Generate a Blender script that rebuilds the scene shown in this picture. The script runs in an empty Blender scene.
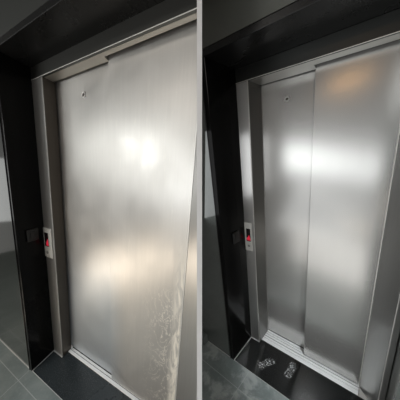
import bpy, bmesh, math, random
from mathutils import Vector, Matrix
random.seed(4)
C = bpy.context.scene.collection
SC = bpy.context.scene
SC.view_settings.view_transform = 'Standard'
SC.view_settings.look = 'None'

# ------------------------------------------------------------------ the two lobbies
# each lobby has its own axes: X along the elevator wall, Y into the wall, Z up (metres)
def V(*a): return Vector(a)
LOBBY = {
 'L': dict(ax=[(0.9169, 0.2292, 0.0866), (0.0740, -0.1366, -0.9842), (-0.3922, 0.9813, -0.1711)],
           o=(-1.1207, 1.2808, 1.3040), k=1.058,
           H=2.05, w=.1233, h=.0734, dl=.0786, dr=.0582, R=.1448, xj=.505, xr=1.0366, x2=1.16, x3=1.29),
 'R': dict(ax=[(0.8156, 0.7825, -0.1218), (0.1107, -0.2325, -0.9672), (-0.5680, 0.6310, -0.2347)],
           o=(0.5332, 1.2722, 1.4327), k=0.946,
           H=2.05, w=.0747, h=.0783, dl=.1478, dr=.0939, R=.2428, xj=.3027, xr=.6352, x2=.722, x3=.748),
}
EYE = V(0, 0, 1.56)
UP = V(-0.0176, -0.9757, -0.2029).normalized()         # the upright, seen from the eye (right, down, ahead)
FW = (V(0, 0, 1) - UP * UP.z).normalized()
RT = FW.cross(UP).normalized()
def eye_to_world(c): return EYE + V(c.dot(RT), c.dot(FW), c.dot(UP))
def dir_to_world(c): return V(c.dot(RT), c.dot(FW), c.dot(UP))
def place(b, p):
    d = LOBBY[b]
    c = V(*[sum(d['ax'][i][j] * p[j] for j in range(3)) + d['o'][i] for i in range(3)]) * d['k']
    return eye_to_world(c)
def axis(b, j): return dir_to_world(V(*[LOBBY[b]['ax'][i][j] for i in range(3)])).normalized()
RIGHT = dir_to_world(V(1, 0, 0))                       # normal of the dividing wall
WALL_T, WALL_D, WALL_C = .0160, .50, -.0016            # its thickness, distance and offset

# ------------------------------------------------------------------ materials
def mat(name):
    m = bpy.data.materials.new(name); m.use_nodes = True
    nt = m.node_tree; bs = nt.nodes['Principled BSDF']
    return m, nt, bs
class N:
    def __init__(s, nt): s.nt = nt
    def new(s, t, **kw):
        n = s.nt.nodes.new(t)
        for k, v in kw.items(): setattr(n, k, v)
        return n
    def put(s, sock, v):
        if isinstance(v, bpy.types.NodeSocket): s.nt.links.new(v, sock)
        else: sock.default_value = v
    def math(s, op, a, b=0.0, c=0.0, clamp=False):
        n = s.new('ShaderNodeMath', operation=op, use_clamp=clamp)
        for i, v in enumerate((a, b, c)): s.put(n.inputs[i], v)
        return n.outputs[0]
    def pos(s): return s.new('ShaderNodeAttribute', attribute_name='place').outputs['Vector']
    def xyz(s):
        n = s.new('ShaderNodeSeparateXYZ'); s.nt.links.new(s.pos(), n.inputs[0]); return n.outputs
    def noise(s, scale, sc=(1, 1, 1), detail=4, rough=.55, dist=0, off=(0, 0, 0)):
        mp = s.new('ShaderNodeMapping'); s.put(mp.inputs['Vector'], s.pos())
        mp.inputs['Scale'].default_value = sc; mp.inputs['Location'].default_value = off
        n = s.new('ShaderNodeTexNoise'); s.put(n.inputs['Vector'], mp.outputs[0])
        n.inputs['Scale'].default_value = scale; n.inputs['Detail'].default_value = detail
        n.inputs['Roughness'].default_value = rough; n.inputs['Distortion'].default_value = dist
        return n.outputs['Fac']
    def ramp(s, f, stops):
        n = s.new('ShaderNodeValToRGB'); s.put(n.inputs[0], f)
        e = n.color_ramp.elements
        while len(e) < len(stops): e.new(.5)
        for k, (p, c) in enumerate(stops):
            e[k].position = p; e[k].color = (c, c, c, 1) if isinstance(c, (int, float)) else (*c, 1)
        return n.outputs['Color']
    def mapr(s, f, a, b, c, d, smooth=True):
        n = s.new('ShaderNodeMapRange', interpolation_type='SMOOTHSTEP' if smooth else 'LINEAR')
        for i, v in enumerate((f, a, b, c, d)): s.put(n.inputs[i], v)
        return n.outputs[0]
    def mix(s, f, a, b):
        n = s.new('ShaderNodeMix', data_type='RGBA')
        s.put(n.inputs[0], f); s.put(n.inputs[6], a if not isinstance(a, tuple) else (*a, 1)); s.put(n.inputs[7], b if not isinstance(b, tuple) else (*b, 1))
        return n.outputs[2]

def steel(name, base=(.58, .57, .55), rough=.36, metallic=.8, grain=.05, smear=0.0, vertical=True, b=None):
    m, nt, bs = mat(name); n = N(nt)
    g = n.noise(9, (9, 9, .35) if vertical else (.35, 9, 9), 3)
    cl = n.noise(2.3, (1, 1, .8), 5, .6, .6)
    col = n.mix(g, tuple(c * (1 - grain) for c in base), tuple(min(1, c * (1 + grain)) for c in base))
    r = n.mapr(cl, .3, .7, rough - .05, rough + .06) if smear else rough
    if smear:
        d = LOBBY[b]; x, y, z = n.xyz()
        haze = n.noise(3.1, (1, 1, .7), 6, .65, 1.2, (3, 1, 5))
        hz = n.mapr(haze, .35, .75, 0, 1)
        streak = n.noise(11, (6, 6, .8), 4, .6, .4)
        st = n.mapr(streak, .55, .8, 0, .5)
        # dried wiping marks in the lower right of the near leaf
        zone = n.math('MULTIPLY', n.mapr(x, d['xr'] - .30, d['xr'] - .07, 0, 1), n.mapr(z, .95, .75, 0, 1))
        loops = n.noise(5.5, (1.5, 1, 1), 3, .55, 3.5, (1, 4, 2))
        lp = n.math('MULTIPLY', n.mapr(n.math('ABSOLUTE', n.math('SUBTRACT', loops, .5)), .0, .03, 1, 0), zone)
        edge = n.math('MULTIPLY', n.math('MULTIPLY', n.mapr(x, d['xr'] - .075, d['xr'] - .03, 0, 1), n.mapr(x, d['xr'] - .012, d['xr'] - .002, 1, 0)),
                      n.mapr(z, 1.25, .8, 0, 1))
        edge = n.math('MULTIPLY', edge, n.mapr(n.noise(26, (1, 1, .25), 4, .6, 1.5), .35, .6, .2, 1))
        mk = n.math('MAXIMUM', n.math('MULTIPLY', lp, .75), edge, clamp=True)
        mk = n.math('MAXIMUM', mk, n.math('MULTIPLY', st, .3))
        col = n.mix(n.math('MULTIPLY', mk, .9), col, (.98, .93, .82))
        sky_tint = n.math('MULTIPLY', n.mapr(z, 1.15, .55, 0, .55), n.mapr(x, d['xj'] + .16, d['xj'] - .04, 0, 1))  # bluish sky reflection painted into the lower left of the door
        col = n.mix(sky_tint, col, (.50, .58, .66))
        n.put(bs.inputs['Metallic'], n.math('SUBTRACT', n.math('SUBTRACT', metallic, n.math('MULTIPLY', hz, .10)), n.math('MULTIPLY', mk, .7), clamp=True))
        r = n.math('ADD', r, n.math('MULTIPLY', hz, .10))
    else:
        bs.inputs['Metallic'].default_value = metallic
    n.put(bs.inputs['Base Color'], col); n.put(bs.inputs['Roughness'], r)
    return m
def granite(name, c0, c1, rough=.08, spec=.5, fleck=1.0):
    m, nt, bs = mat(name); n = N(nt)
    a = n.noise(160, (1, 1, 1), 3, .6); bl = n.noise(3, (1, 1, 1), 5, .6, .8)
    col = n.mix(n.math('MULTIPLY', n.mapr(a, .5, .72, 0, 1), fleck), c0, c1)
    col = n.mix(n.mapr(bl, .3, .75, 0, .5), col, tuple(min(1, c * 1.5) for c in c0))
    n.put(bs.inputs['Base Color'], col); n.put(bs.inputs['Roughness'], n.mapr(bl, .3, .7, rough, rough + .06))
    bs.inputs['Specular IOR Level'].default_value = spec
    return m
def plain(name, col, rough=.5, metallic=0, emit=None, es=0):
    m, nt, bs = mat(name); n = N(nt)
    g = n.noise(14, (1, 1, 1), 4)
    n.put(bs.inputs['Base Color'], n.mix(g, tuple(c * .94 for c in col), tuple(min(1, c * 1.06) for c in col)))
    bs.inputs['Roughness'].default_value = rough; bs.inputs['Metallic'].default_value = metallic
    if emit: bs.inputs['Emission Color'].default_value = (*emit, 1); bs.inputs['Emission Strength'].default_value = es
    return m
def paint_wall(name, col):
    m, nt, bs = mat(name); n = N(nt)
    g = n.noise(4, (1, 1, 1), 6, .6)
    n.put(bs.inputs['Base Color'], n.mix(g, tuple(c * .85 for c in col), tuple(c * 1.15 for c in col)))
    bs.inputs['Roughness'].default_value = .6
    bp = n.new('ShaderNodeBump'); bp.inputs['Strength'].default_value = .1; bp.inputs['Distance'].default_value = .002
    n.put(bp.inputs['Height'], n.noise(220, (1, 1, 1), 2)); n.put(bs.inputs['Normal'], bp.outputs[0])
    return m
def slate(name, y0, x0, sx, sy, dusty):
    # grey floor tiles with pale joints; y0/x0 = one joint of each direction
    m, nt, bs = mat(name); n = N(nt); x, y, z = n.xyz()
    def joint(c, o, s):
        f = n.math('FRACT', n.math('DIVIDE', n.math('SUBTRACT', c, o), s))
        return n.math('MULTIPLY', n.math('ABSOLUTE', n.math('SUBTRACT', f, .5)), 2 * s)   # s at the joint, 0 mid tile
    jx = n.math('GREATER_THAN', joint(x, x0, sx), sx - .004)
    jy = n.math('GREATER_THAN', joint(y, y0, sy), sy - .004)
    jj = n.math('MAXIMUM', jx, jy)
    cl = n.noise(5, (1, 1, 1), 6, .65, .5); fine = n.noise(60, (1, 1, 1), 4, .6)
    col = n.mix(n.mapr(cl, .3, .7, 0, 1), (.15, .18, .18), (.22, .25, .245))
    col = n.mix(n.math('MULTIPLY', n.mapr(fine, .5, .8, 0, 1), .35), col, (.32, .34, .335))
    if dusty:
        dd = n.mapr(n.noise(7, (1, 1, 1), 5, .65, .3, (2, 7, 0)), .46, .62, 0, 1)
        col = n.mix(n.math('MULTIPLY', dd, .6), col, (.46, .49, .49))
    col = n.mix(n.math('MULTIPLY', jj, .5), col, (.48, .5, .5))
    n.put(bs.inputs['Base Color'], col); n.put(bs.inputs['Roughness'], n.mapr(cl, .3, .7, .3, .45))
    return m
def print_dust(name):
    m, nt, bs = mat(name); n = N(nt)
    g = n.noise(60, (1, 1, 1), 5, .7, 1.2)
    bs.inputs['Base Color'].default_value = (.62, .64, .64, 1); bs.inputs['Roughness'].default_value = .9
    big = n.noise(16, (1, 1, 1), 3, .6)
    a = n.math('MULTIPLY', n.mapr(g, .42, .68, 0, .62), n.mapr(big, .3, .6, .25, 1))
    n.put(bs.inputs['Alpha'], a)
    return m

M = {}
M['door_L'] = steel('hazy stainless steel with wiping marks', (.60, .585, .56), .40, .72, .05, 1.0, True, 'L')
M['door_R'] = steel('polished brushed stainless steel', (.60, .595, .58), .25, .74, .04)
M['frame_L'] = steel('dull stainless frame steel', (.62, .61, .59), .34, .82, .06)
M['frame_R'] = steel('clean stainless frame steel', (.60, .60, .59), .28, .88, .05)
M['header_L'] = steel('shaded header steel', (.13, .13, .122), .34, .85, .06, vertical=False)  # header fronts: the dark ceiling they reflect is put into the steel colour
M['header_R'] = steel('shaded clean header steel', (.085, .088, .085), .3, .9, .05, vertical=False)
M['under_L'] = steel('header underside steel', (.55, .52, .47), .4, .75, .06, vertical=False)
M['under_R'] = steel('clean header underside steel', (.55, .54, .51), .36, .8, .05, vertical=False)
M['inner_L'] = steel('inner frame steel shaded brown', (.13, .115, .10), .36, .8, .06)  # jamb returns: their dimmer reflections put into a darker steel colour
M['inner_R'] = steel('inner frame steel shaded grey', (.20, .195, .185), .32, .85, .05)
M['alu'] = steel('aluminium sill', (.96, .98, .98), .42, .1, .06, vertical=False)
M['granite_black'] = granite('polished black granite', (.004, .004, .004), (.015, .015, .015), .14, .12, .5)
M['granite_soffit'] = granite('dark granite soffit', (.010, .010, .010), (.028, .028, .027), .25, .22, .6)
M['granite_grey_L'] = granite('polished dark grey granite', (.026, .030, .028), (.055, .06, .056), .08, .9, .7)
M['granite_grey_R'] = granite('polished grey granite', (.085, .095, .09), (.14, .15, .145), .08, 1.0, .7)
M['granite_edge'] = granite('sawn granite edge', (.010, .010, .010), (.05, .05, .05), .3, .4, .6)
M['threshold_L'] = granite('worn dark threshold granite', (.022, .027, .030), (.07, .08, .085), .22, .5, 1)
M['threshold_R'] = granite('clean black threshold granite', (.006, .007, .007), (.03, .032, .032), .09, .5, .8)
M['wall_L'] = paint_wall('dark olive grey paint', (.020, .0215, .0185))
M['wall_R'] = paint_wall('dark olive grey wall paint', (.085, .090, .080))
M['divider'] = plain('light grey painted board', (.72, .72, .73), .7)
M['dark'] = plain('unlit shaft', (.008, .007, .006), .8)
M['groove'] = plain('dark sill groove', (.02, .022, .024), .7)  # near-black bed showing between the sill bars
M['joint'] = plain('pale joint filler', (.46, .47, .46), .6)
M['plate'] = plain('white call plate', (.66, .66, .63), .38)
M['screen'] = plain('black display glass', (.012, .006, .008), .15)
M['red'] = plain('red lit segment', (.30, .015, .03), .3, 0, (.75, .03, .06), .55)
M['button'] = plain('grey push button', (.30, .30, .29), .35, .5)
M['button_ring'] = plain('button ring', (.5, .5, .48), .3, .8)
M['black_plastic'] = plain('black plastic', (.004, .004, .004), .45)
M['chrome'] = plain('bright chrome', (.95, .94, .92), .4, .1)
M['hole'] = plain('key hole shadow', (.06, .05, .045), .5)
M['far_wall_L'] = paint_wall('grey hall wall', (.30, .295, .28))
M['far_wall_R'] = paint_wall('pale hall wall', (.55, .54, .52))
M['glint'] = plain('steel edge highlight', (.80, .79, .76), .4, .3)  # pale strips that paint the highlights along steel edges
M['step'] = plain('grey stone block', (.10, .115, .112), .5)
M['print'] = print_dust('pale dust')

# ------------------------------------------------------------------ mesh helpers
class MB:
    def __init__(s, b): s.b = b; s.bm = bmesh.new()
    def _bev(s, fs, bev):
        if bev:
            es = list({e for f in fs for e in f.edges})
            bmesh.ops.bevel(s.bm, geom=es, offset=bev, segments=2, affect='EDGES', profile=.5)
    def prism(s, poly, a, z0, z1, bev=0):
        """poly of 2 lobby coordinates extruded along lobby axis a ('x','y','z')"""
        def P(u, v, t): return {'z': (u, v, t), 'y': (u, t, v), 'x': (t, u, v)}[a]
        lo = [s.bm.verts.new(P(u, v, z0)) for u, v in poly]; hi = [s.bm.verts.new(P(u, v, z1)) for u, v in poly]
        fs = [s.bm.faces.new(lo), s.bm.faces.new(hi)]
        for i in range(len(poly)):
            j = (i + 1) % len(poly); fs.append(s.bm.faces.new((lo[i], lo[j], hi[j], hi[i])))
        s._bev(fs, bev); return s
    def box(s, x0, x1, y0, y1, z0, z1, bev=0):
        return s.prism([(x0, y0), (x1, y0), (x1, y1), (x0, y1)], 'z', z0, z1, bev)
    def disc(s, x, z, y0, y1, r, seg=32, r2=None):
        """round boss whose axis is lobby Y"""
        r2 = r if r2 is None else r2
        k = LOBBY[s.b]
        lo = []; hi = []
        for i in range(seg):
            t = 2 * math.pi * i / seg
            lo.append(s.bm.verts.new((x + r2 * math.cos(t), y0, z + r2 * math.sin(t))))
            hi.append(s.bm.verts.new((x + r * math.cos(t), y1, z + r * math.sin(t))))
        s.bm.faces.new(lo); s.bm.faces.new(hi)
        for i in range(seg):
            j = (i + 1) % seg; s.bm.faces.new((lo[i], lo[j], hi[j], hi[i]))
        return s
    def ring(s, x, z, y0, y1, r, t, seg=32):
        A = []
        for (rr, yy) in ((r, y1), (r - t * .3, y0), (r - t * .7, y0), (r - t, y1)):
            A.append([s.bm.verts.new((x + rr * math.cos(2 * math.pi * i / seg), yy, z + rr * math.sin(2 * math.pi * i / seg))) for i in range(seg)])
        for k in range(4):
            a, c = A[k], A[(k + 1) % 4]
            for i in range(seg):
                j = (i + 1) % seg; s.bm.faces.new((a[i], a[j], c[j], c[i]))
        return s
    def build(s, name, m, parent=None, base=None, smooth=False, clip=True, free=None):
        bm = s.bm
        bmesh.ops.recalc_face_normals(bm, faces=bm.faces)
        lay = bm.verts.layers.float_vector.new('place')
        inv = {}
        for v in bm.verts: v[lay] = v.co.copy()
        for v in bm.verts: v.co = place(s.b, v.co)
        if clip:
            sgn = 1 if s.b == 'R' else -1
            co = EYE + RIGHT * (WALL_C + sgn * (WALL_T / 2 + (0 if free is None else free)))
            g = list(bm.verts) + list(bm.edges) + list(bm.faces)
            r = bmesh.ops.bisect_plane(bm, geom=g, plane_co=co, plane_no=RIGHT * sgn, clear_inner=True)
            ce = [e for e in r['geom_cut'] if isinstance(e, bmesh.types.BMEdge)]
            if ce: bmesh.ops.edgenet_fill(bm, edges=ce)
            bmesh.ops.recalc_face_normals(bm, faces=bm.faces)
        o0 = Vector(parent['_o']) if parent is not None and '_o' in parent else (base if base is not None else None)
        if o0 is None:
            xs = [v.co for v in bm.verts]
            o0 = sum(xs, Vector()) / len(xs); o0.z = min(v.z for v in xs)
        for v in bm.verts: v.co -= o0
        me = bpy.data.meshes.new(name); bm.to_mesh(me); bm.free()
        me.materials.append(m)
        for p in me.polygons: p.use_smooth = smooth
        o = bpy.data.objects.new(name, me); C.objects.link(o)
        if parent is not None:
            o.parent = parent
            o['_o'] = tuple(o0)
        else:
            o.location = o0; o['_o'] = tuple(o0)
        return o
def tag(o, label, cat, group=None):
    o['label'] = label; o['category'] = cat; o['kind'] = 'thing'
    if group: o['group'] = group
    return o
def structure(o): o['kind'] = 'structure'; return o
def thing(name, b, p, label, cat, group=None):
    o = bpy.data.objects.new(name, None); C.objects.link(o)
    o.empty_display_size = .1; o.location = place(b, p); o['_o'] = tuple(o.location)
    o['kind'] = 'thing'; return tag(o, label, cat, group)

# ------------------------------------------------------------------ build a lobby
WORDS = {
 'L': dict(door='hazy stainless steel elevator door with dried wiping marks, in the left lobby',
           frame='stainless steel elevator door frame around the hazy, streaked door',
           sill='aluminium elevator sill with one dark groove under the hazy streaked door',
           plate='white elevator call plate with dim red display beside the hazy door',
           sw='small black switch box on black granite beside the hazy door'),
 'R': dict(door='clean brushed stainless steel elevator door with sharp bright bands, in the right lobby',
           frame='stainless steel elevator door frame around the clean, shining door',
           sill='shiny aluminium elevator sill with several grooves under the clean door',
           plate='white elevator call plate with bright red display beside the clean door',
           sw='small black switch box on black granite beside the clean door'),
}
DET = {
 'L': dict(plate=(-.131, -.022, .866, 1.092), scr=(-.112, -.060, .950, 1.055), red=(-.090, -.063, .958, 1.012), but=(-.088, .903), key=(.275, 1.939),
           sill=.043, tile=(-.215, .45, .60, .30), far=-2.6),
 'R': dict(plate=(-.0735, -.017, .905, 1.137), scr=(-.061, -.029, .985, 1.088), red=(-.058, -.031, .993, 1.038), but=(-.045, .946), key=(.151, 1.940),
           sill=.031, tile=(-.385, .053, .60, .30), far=-2.6),
}
def lobby(b):
    d = LOBBY[b]; W = WORDS[b]; T = DET[b]
    H, w, h, dl, dr, R, xj, xr, x2, x3 = (d[k] for k in ('H', 'w', 'h', 'dl', 'dr', 'R', 'xj', 'xr', 'x2', 'x3'))
    side = {'L': 'left', 'R': 'right'}[b]
    fm, dm = M['frame_' + b], M['door_' + b]
    n0 = {'L': 1, 'R': 4}[b]
    XR = x3 + 1.6; XL = -3.2; SL = .026
    top = H + h
    # --- the setting
    floor_m = slate('grey slate tiles ' + side, T['tile'][0], T['tile'][1], T['tile'][2], T['tile'][3], b == 'R')
    structure(MB(b).box(XL, XR, T['far'], -R, -.05, 0).build('floor' if b == 'L' else 'floor.001', floor_m))
    fa = T['sill']                                                     # front of the sill
    structure(MB(b).box(-w, x3, -R, fa, -.05, 0).build('trim_%d' % n0, M['threshold_' + b]))       # granite threshold
    # upper wall of the lobby, flush over the granite
    m = MB(b); m.box(XL, XR, -R, .6, top + .035, 3.2); structure(m.build('wall_' + side, M['wall_' + b]))
    # granite lining: soffit slab with its front edge, side slab with its front edge, grey facing slab
    sf = structure(MB(b).box(-w - SL, x3 + SL, -R - .004, .02, top, top + .030, .002).build('trim_%d' % (n0 + 1), M['granite_soffit']))
    sd = structure(MB(b).box(-w - SL, -w, -R - .004, .02, 0, top, .002).build('trim_%d' % (n0 + 2), M['granite_black']))
    MB(b).box(-w - SL - .003, -w - SL, -R - .0075, -R + .02, 0, top + .03).build('edge_bead', M['granite_edge'], sd)
    structure(MB(b).box(XL, -w - SL - .004, -R, .6, -.02, top + .034).build('wall_front' if b == 'L' else 'wall_front.001', M['granite_grey_' + b]))
    if b == 'R': structure(MB(b).box(x3 + .002, XR, -R, .6, -.02, top + .034).build('wall_end', M['granite_grey_' + b]))
    # pale joint filler along the foot of the wall, of the lining and across the threshold
    jn = MB(b); g = .004
    jn.box(XL, -w - SL, -R - g, -R, 0, .004); jn.box(-w, -w + g, -R, 0, 0, .004)
    jn.box(-w, x3, -R - g * .6, -R, 0, .0015); jn.box(-w, 0, -g, 0, 0, .004)
    structure(jn.build('baseboard_' + side, M['joint']))
    # dark shaft behind the door
    structure(MB(b).box(-w, x3, dl + .05, dl + .08, -.05, H + .35).build('wall_shaft' if b == 'L' else 'wall_shaft.001', M['dark']))
    # --- elevator door: two leaves, one behind the other
    t = thing('elevator', b, (xj, dl, 0), W['door'], 'elevator door')
    z0 = .013
    slow = MB(b).box(-.03, xj + .04, dl, dl + .025, z0, H + .06, .0015).build('door_panel', dm, t)
    slow['label'] = 'far leaf with the key hole'
    fast = MB(b).box(xj + .001, xr, dr, min(dr + .025, dl - .004), z0, H + .06, .0018).build('door_panel', dm, t, free=.0015)
    fast['label'] = 'near leaf overlapping the other'
    kx, kz = T['key']
    kr = .018 if b == 'L' else .015
    ks = MB(b).ring(kx, kz, dl - .006, dl, kr, .008).build('key_hole_ring', M['chrome'], slow, smooth=True)
    MB(b).disc(kx, kz, dl - .001, dl, kr - .007).build('key_hole', M['hole'], slow)
    # --- frame
    t = thing('elevator_surround', b, (0, 0, 0), W['frame'], 'door frame')
    g1, g2 = .016, .026
    j = MB(b).prism([(-w, 0), (0, 0), (0, dl - .007), (-w, dl - .007)], 'z', 0, H, .002).build('jamb', fm, t)
    j['label'] = 'left upright'; lj = j
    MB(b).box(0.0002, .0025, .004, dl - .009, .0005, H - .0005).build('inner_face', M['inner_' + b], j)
    hd = MB(b).box(-w, x3, 0, .012, H + .0005, top, .0015).build('header', M['header_' + b], t, free=.0015)
    MB(b).prism([(0, .0125), (xr, .0125), (xr, dr - g2), (xj, dr - g2), (xj, dl - g1), (0, dl - g1)], 'z', H + .0005, H + .02, .001).build('underside', M['under_' + b], hd, free=.0015)
    j = MB(b).prism([(xr + .001, dr - .002), (x2, 0), (x3, 0), (x3, dl + .04), (xr + .001, dl + .04)], 'z', 0, H, .002).build('jamb', fm, t, free=.0015)
    j['label'] = 'right upright'
    glint = M['glint']
    j['label'] = 'right upright'
    MB(b).box(x2 - .001, x2 + .003, -.0012, -.0001, 0, H - .001).build('corner_highlight', glint, j) if b == 'R' else None
    MB(b).box(-.0035, .0002, -.0012, -.0001, .001, H - .001).build('corner_highlight', glint, lj)
    MB(b).box(-w, xr, -.0012, -.0001, H + .001, H + .0042).build('lower_highlight', glint, hd, free=.0015)
    MB(b).box(xr - .0042, xr - .0002, dr - .0012, dr - .0001, z0, H - .012).build('edge_highlight', glint, fast, free=.0015)
    # --- sill
    t = thing('door_sill', b, (xj, 0, 0), W['sill'], 'sill')
    MB(b).box(.0035, xr + .001, fa, dl + .03, -.03, .001).build('groove_bed', M['groove'], t, free=.0015)
    sb = MB(b)
    if b == 'L':
        bars = [(fa, dr + .002), (dr + .006, dl - .002)]
    else:
        a0, a1 = fa, dl - .003; n = 5; st = (a1 - a0) / n
        bars = [(a0, a0 + st * 1.25), (a0 + st * 1.45, a0 + st * 2.15), (a0 + st * 2.45, a0 + st * 3.2), (a0 + st * 3.45, a0 + st * 4.1), (a0 + st * 4.35, a1)]
    for y0, y1 in bars: sb.box(.0035, xr, y0, y1, -.01, .007, .0012)
    sb.build('tread', M['alu'], t, free=.0015)
    # --- call plate on the frame
    x0, x1, za, zb = T['plate']
    t = thing('call_plate', b, ((x0 + x1) / 2, 0, za), W['plate'], 'call panel')
    MB(b).box(x0, x1, -.0045, -.0004, za, zb, .0015).build('faceplate', M['plate'], t)
    a = T['scr']; s = MB(b).box(a[0], a[1], -.0052, -.003, a[2], a[3], .0005).build('display', M['screen'], t)
    a = T['red']; ch = a[1] - a[0]
    rr = MB(b)
    # an arrow over a lit bar
    rr.prism([(a[0], a[2] + (a[3] - a[2]) * .35), (a[1], a[2] + (a[3] - a[2]) * .35), ((a[0] + a[1]) / 2 + ch * .2, a[3])], 'y', -.0062, -.0050)
    rr.box(a[0], a[1], -.0062, -.0050, a[2], a[2] + (a[3] - a[2]) * .35)
    rr.build('lit_symbol', M['red'], s)
    bx, bz = T['but']; br = .013 if b == 'L' else .0105
    pb = MB(b).ring(bx, bz, -.0068, -.0038, br, .004).build('button_ring', M['button_ring'], t, smooth=True)
    MB(b).disc(bx, bz, -.0065, -.0038, br - .003).build('button', M['button'], t)
    # --- black box on the lining
    ys = -R * .47
    t = thing('switch_box', b, (-w, ys, 1.02), W['sw'], 'switch')
    MB(b).box(-w + .0004, -w + .012, ys - .032, ys + .032, 1.015, 1.10, .003).build('casing', M['black_plastic'], t)
    MB(b).box(-w + .012, -w + .015, ys - .014, ys + .014, 1.035, 1.08, .001).build('rocker', M['black_plastic'], t)
    return t

for b in 'LR': lobby(b)

# low stone block at the foot of the right lobby's wall
d = LOBBY['R']
o = MB('R').box(-1.0, -.325, -d['R'] - .05, -d['R'], 0, .085, .004).build('stone_block', M['step'], free=.0015)
tag(o, 'low grey stone block at the foot of the granite wall, beside the dividing board', 'block')

# dusty shoe prints on the clean black threshold
def shoe(px, py, rot, L, label):
    m = MB('R'); pts = []
    out = [(0, -.5), (.14, -.46), (.17, -.3), (.13, -.1), (.17, .12), (.20, .3), (.13, .46), (0, .5), (-.14, .44), (-.19, .26), (-.16, .05), (-.12, -.12), (-.15, -.32), (-.11, -.46)]
    cs, sn = math.cos(rot), math.sin(rot)
    poly = []
    for u, v in out:
        u *= L * 1.15; v *= L
        poly.append((px + u * cs - v * sn, py + u * sn + v * cs))
    m.prism(poly, 'z', 0.0004, 0.0009)
    tag(m.build('shoe_print', M['print']), label, 'shoe print', 'dusty shoe prints on the black threshold')
shoe(.118, -.122, -.55, .13, 'pale dusty shoe print on black threshold, farther from the sill')
shoe(.270, -.064, -.1, .13, 'pale dusty shoe print on black threshold, close to the sill')

# ------------------------------------------------------------------ the board that divides the two lobbies
def divider():
    bm = bmesh.new()
    prof = [(WALL_D, -1.50), (WALL_D, .78), (3.6, 2.2), (3.6, -.87)]
    def P(x, z, y): return eye_to_world(V(x, -y, z))
    L = [bm.verts.new(P(WALL_C - WALL_T / 2, z, y)) for z, y in prof]; Rr = [bm.verts.new(P(WALL_C + WALL_T / 2, z, y)) for z, y in prof]
    bm.faces.new(L); bm.faces.new(Rr)
    for i in range(4):
        j = (i + 1) % 4; bm.faces.new((L[i], L[j], Rr[j], Rr[i]))
    bmesh.ops.recalc_face_normals(bm, faces=bm.faces)
    lay = bm.verts.layers.float_vector.new('place')
    for v in bm.verts: v[lay] = v.co
    me = bpy.data.meshes.new('wall_middle'); bm.to_mesh(me); bm.free(); me.materials.append(M['divider'])
    o = bpy.data.objects.new('wall_middle', me); C.objects.link(o); structure(o)
divider()

# ------------------------------------------------------------------ light
wd = bpy.data.worlds.new('hall fill'); SC.world = wd; wd.use_nodes = True
nt = wd.node_tree; n = N(nt); bg = nt.nodes['Background']
tc = n.new('ShaderNodeTexCoord'); sx = n.new('ShaderNodeSeparateXYZ'); nt.links.new(tc.outputs['Generated'], sx.inputs[0])
zz = n.math('MULTIPLY_ADD', sx.outputs['Z'], .5, .5)
n.put(bg.inputs['Color'], n.ramp(zz, [(0, (.20, .20, .19)), (.38, (.22, .215, .205)), (.52, (.26, .255, .25)), (.62, (.12, .115, .11)), (.78, (.05, .05, .046)), (1, (.03, .03, .028))]))
bg.inputs['Strength'].default_value = 1.0

def area(name, b, p, target, sx_, sy_, power, col=(1, 1, 1), spread=math.pi):
    l = bpy.data.lights.new(name, 'AREA'); l.shape = 'RECTANGLE'; l.size = sx_; l.size_y = sy_; l.energy = power; l.color = col; l.spread = spread
    o = bpy.data.objects.new(name, l); C.objects.link(o)
    o.location = place(b, p); dv = place(b, target) - o.location
    zax = -dv.normalized(); xax = axis(b, 2).cross(zax).normalized(); yax = zax.cross(xax)
    m = Matrix((xax, yax, zax)).transposed().to_4x4(); m.translation = o.location; o.matrix_world = m
    return o

def lamp(name, p, target, sx_, sy_, power, col=(1, 1, 1), roll=0, spread=180):
    """an area lamp given in metres from the eye (right, down, ahead)"""
    l = bpy.data.lights.new(name, 'AREA'); l.shape = 'RECTANGLE'; l.size = sx_; l.size_y = sy_; l.energy = power; l.color = col; l.spread = math.radians(spread)
    o = bpy.data.objects.new(name, l); C.objects.link(o)
    o.location = eye_to_world(V(*p)); dv = eye_to_world(V(*target)) - o.location
    zax = -dv.normalized(); up = V(0, 0, 1) if abs(zax.z) < .95 else V(0, 1, 0)
    xax = up.cross(zax).normalized(); yax = zax.cross(xax)
    if roll:
        q = Matrix.Rotation(math.radians(roll), 3, zax); xax = q @ xax; yax = q @ yax
    m = Matrix((xax, yax, zax)).transposed().to_4x4(); m.translation = o.location; o.matrix_world = m
    return o
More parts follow.
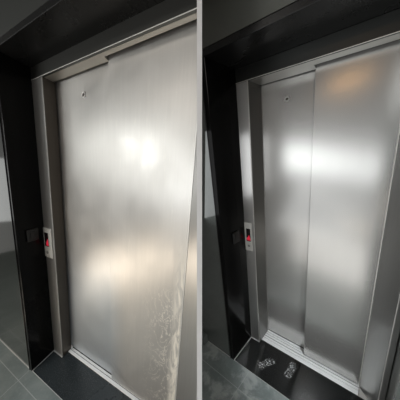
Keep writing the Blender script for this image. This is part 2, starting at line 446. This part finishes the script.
# right lobby: a long window along the hall and a warm lamp, plus added fill lamps
lamp('window daylight', (-.85, .74, -1.3), (.15, .54, -.7), 3.0, .50, 7.0, (.96, .99, 1), -13, 105)
lamp('hall fill', (.02, 1.08, -.30), (1, 1.08, -.30), 2.0, .62, 3.2, (.98, .99, 1), -23)  # added fill beside the board, brightens the door below the window band
lamp('low warm fill', (.32, 1.36, -.66), (.6, 1.0, .0), .8, .06, .26, (1, .84, .62))  # added strip lamp for the warm highlight low on the door
lamp('floor fill', (.55, 1.46, .12), (.95, .85, 1.0), 1.5, .8, 4.0, (1, .97, .93))  # added fill near the floor for the lower door
lamp('overhead fill', (1.3, -1.1, -.2), (1.3, 0, 0), 1.2, 1.2, 30, (1, .94, .87))  # added overhead fill, brightens floor and hall
lamp('warm lamp', (.02, -.52, -.36), (.7, -.55, .74), .26, .05, .2, (1, .55, .2))
lamp('side reflection lamp', (.03, -.12, .92), (1, -.12, .92), .34, .52, .8, (.98, .99, 1))  # added lamp against the board, gives the granite pier its bright reflection
# left lobby
lamp('window daylight', (-2.9, -.42, -.5), (-.26, -.23, .83), 1.5, .55, 25, (.98, 1, .98))
lamp('side reflection lamp', (-3.2, -.02, 1.38), (-1.2, -.02, 1.1), .7, .9, 1.6, (.98, 1, .98))  # stands for the bright window mirrored in the granite pier
lamp('low warm fill', (-1.75, 1.42, .5), (-.37, .62, .99), 1.7, .8, 14, (1, .86, .70))  # added warm fill for the lower right of the hazy door
lamp('overhead fill', (-1.9, -1.25, -.9), (-1.9, 0, -.89), 1.8, .8, 18, (1, .94, .87))  # added overhead fill for the left floor and hall
# added spots, with no fitting there, to brighten the two sills
def spot(name, b, p, target, power, ang):
    l = bpy.data.lights.new(name, 'SPOT'); l.energy = power; l.spot_size = math.radians(ang); l.spot_blend = .8; l.shadow_soft_size = .06; l.color = (.93, .98, 1)
    o = bpy.data.objects.new(name, l); C.objects.link(o); o.location = eye_to_world(V(*p))
    o.rotation_euler = (place(b, target) - o.location).to_track_quat('-Z', 'Y').to_euler()
spot('sill fill', 'R', (.55, -.75, .15), (.30, .06, 0), 85, 32)
spot('sill fill', 'L', (-.45, -.9, .35), (.35, .05, 0), 55, 30)

# ------------------------------------------------------------------ camera
cam = bpy.data.cameras.new('camera'); co = bpy.data.objects.new('camera', cam); C.objects.link(co)
cam.sensor_fit = 'HORIZONTAL'; cam.sensor_width = 36; cam.lens = 36 * 160 / 400; cam.clip_start = .02
r, u, f = dir_to_world(V(1, 0, 0)), dir_to_world(V(0, -1, 0)), dir_to_world(V(0, 0, 1))
mm = Matrix((r, u, -f)).transposed().to_4x4(); mm.translation = EYE; co.matrix_world = mm
SC.camera = co
SC.cycles.use_light_tree = False; SC.cycles.caustics_reflective = False; SC.cycles.caustics_refractive = False
for o in bpy.data.objects:
    if '_o' in o: del o['_o']
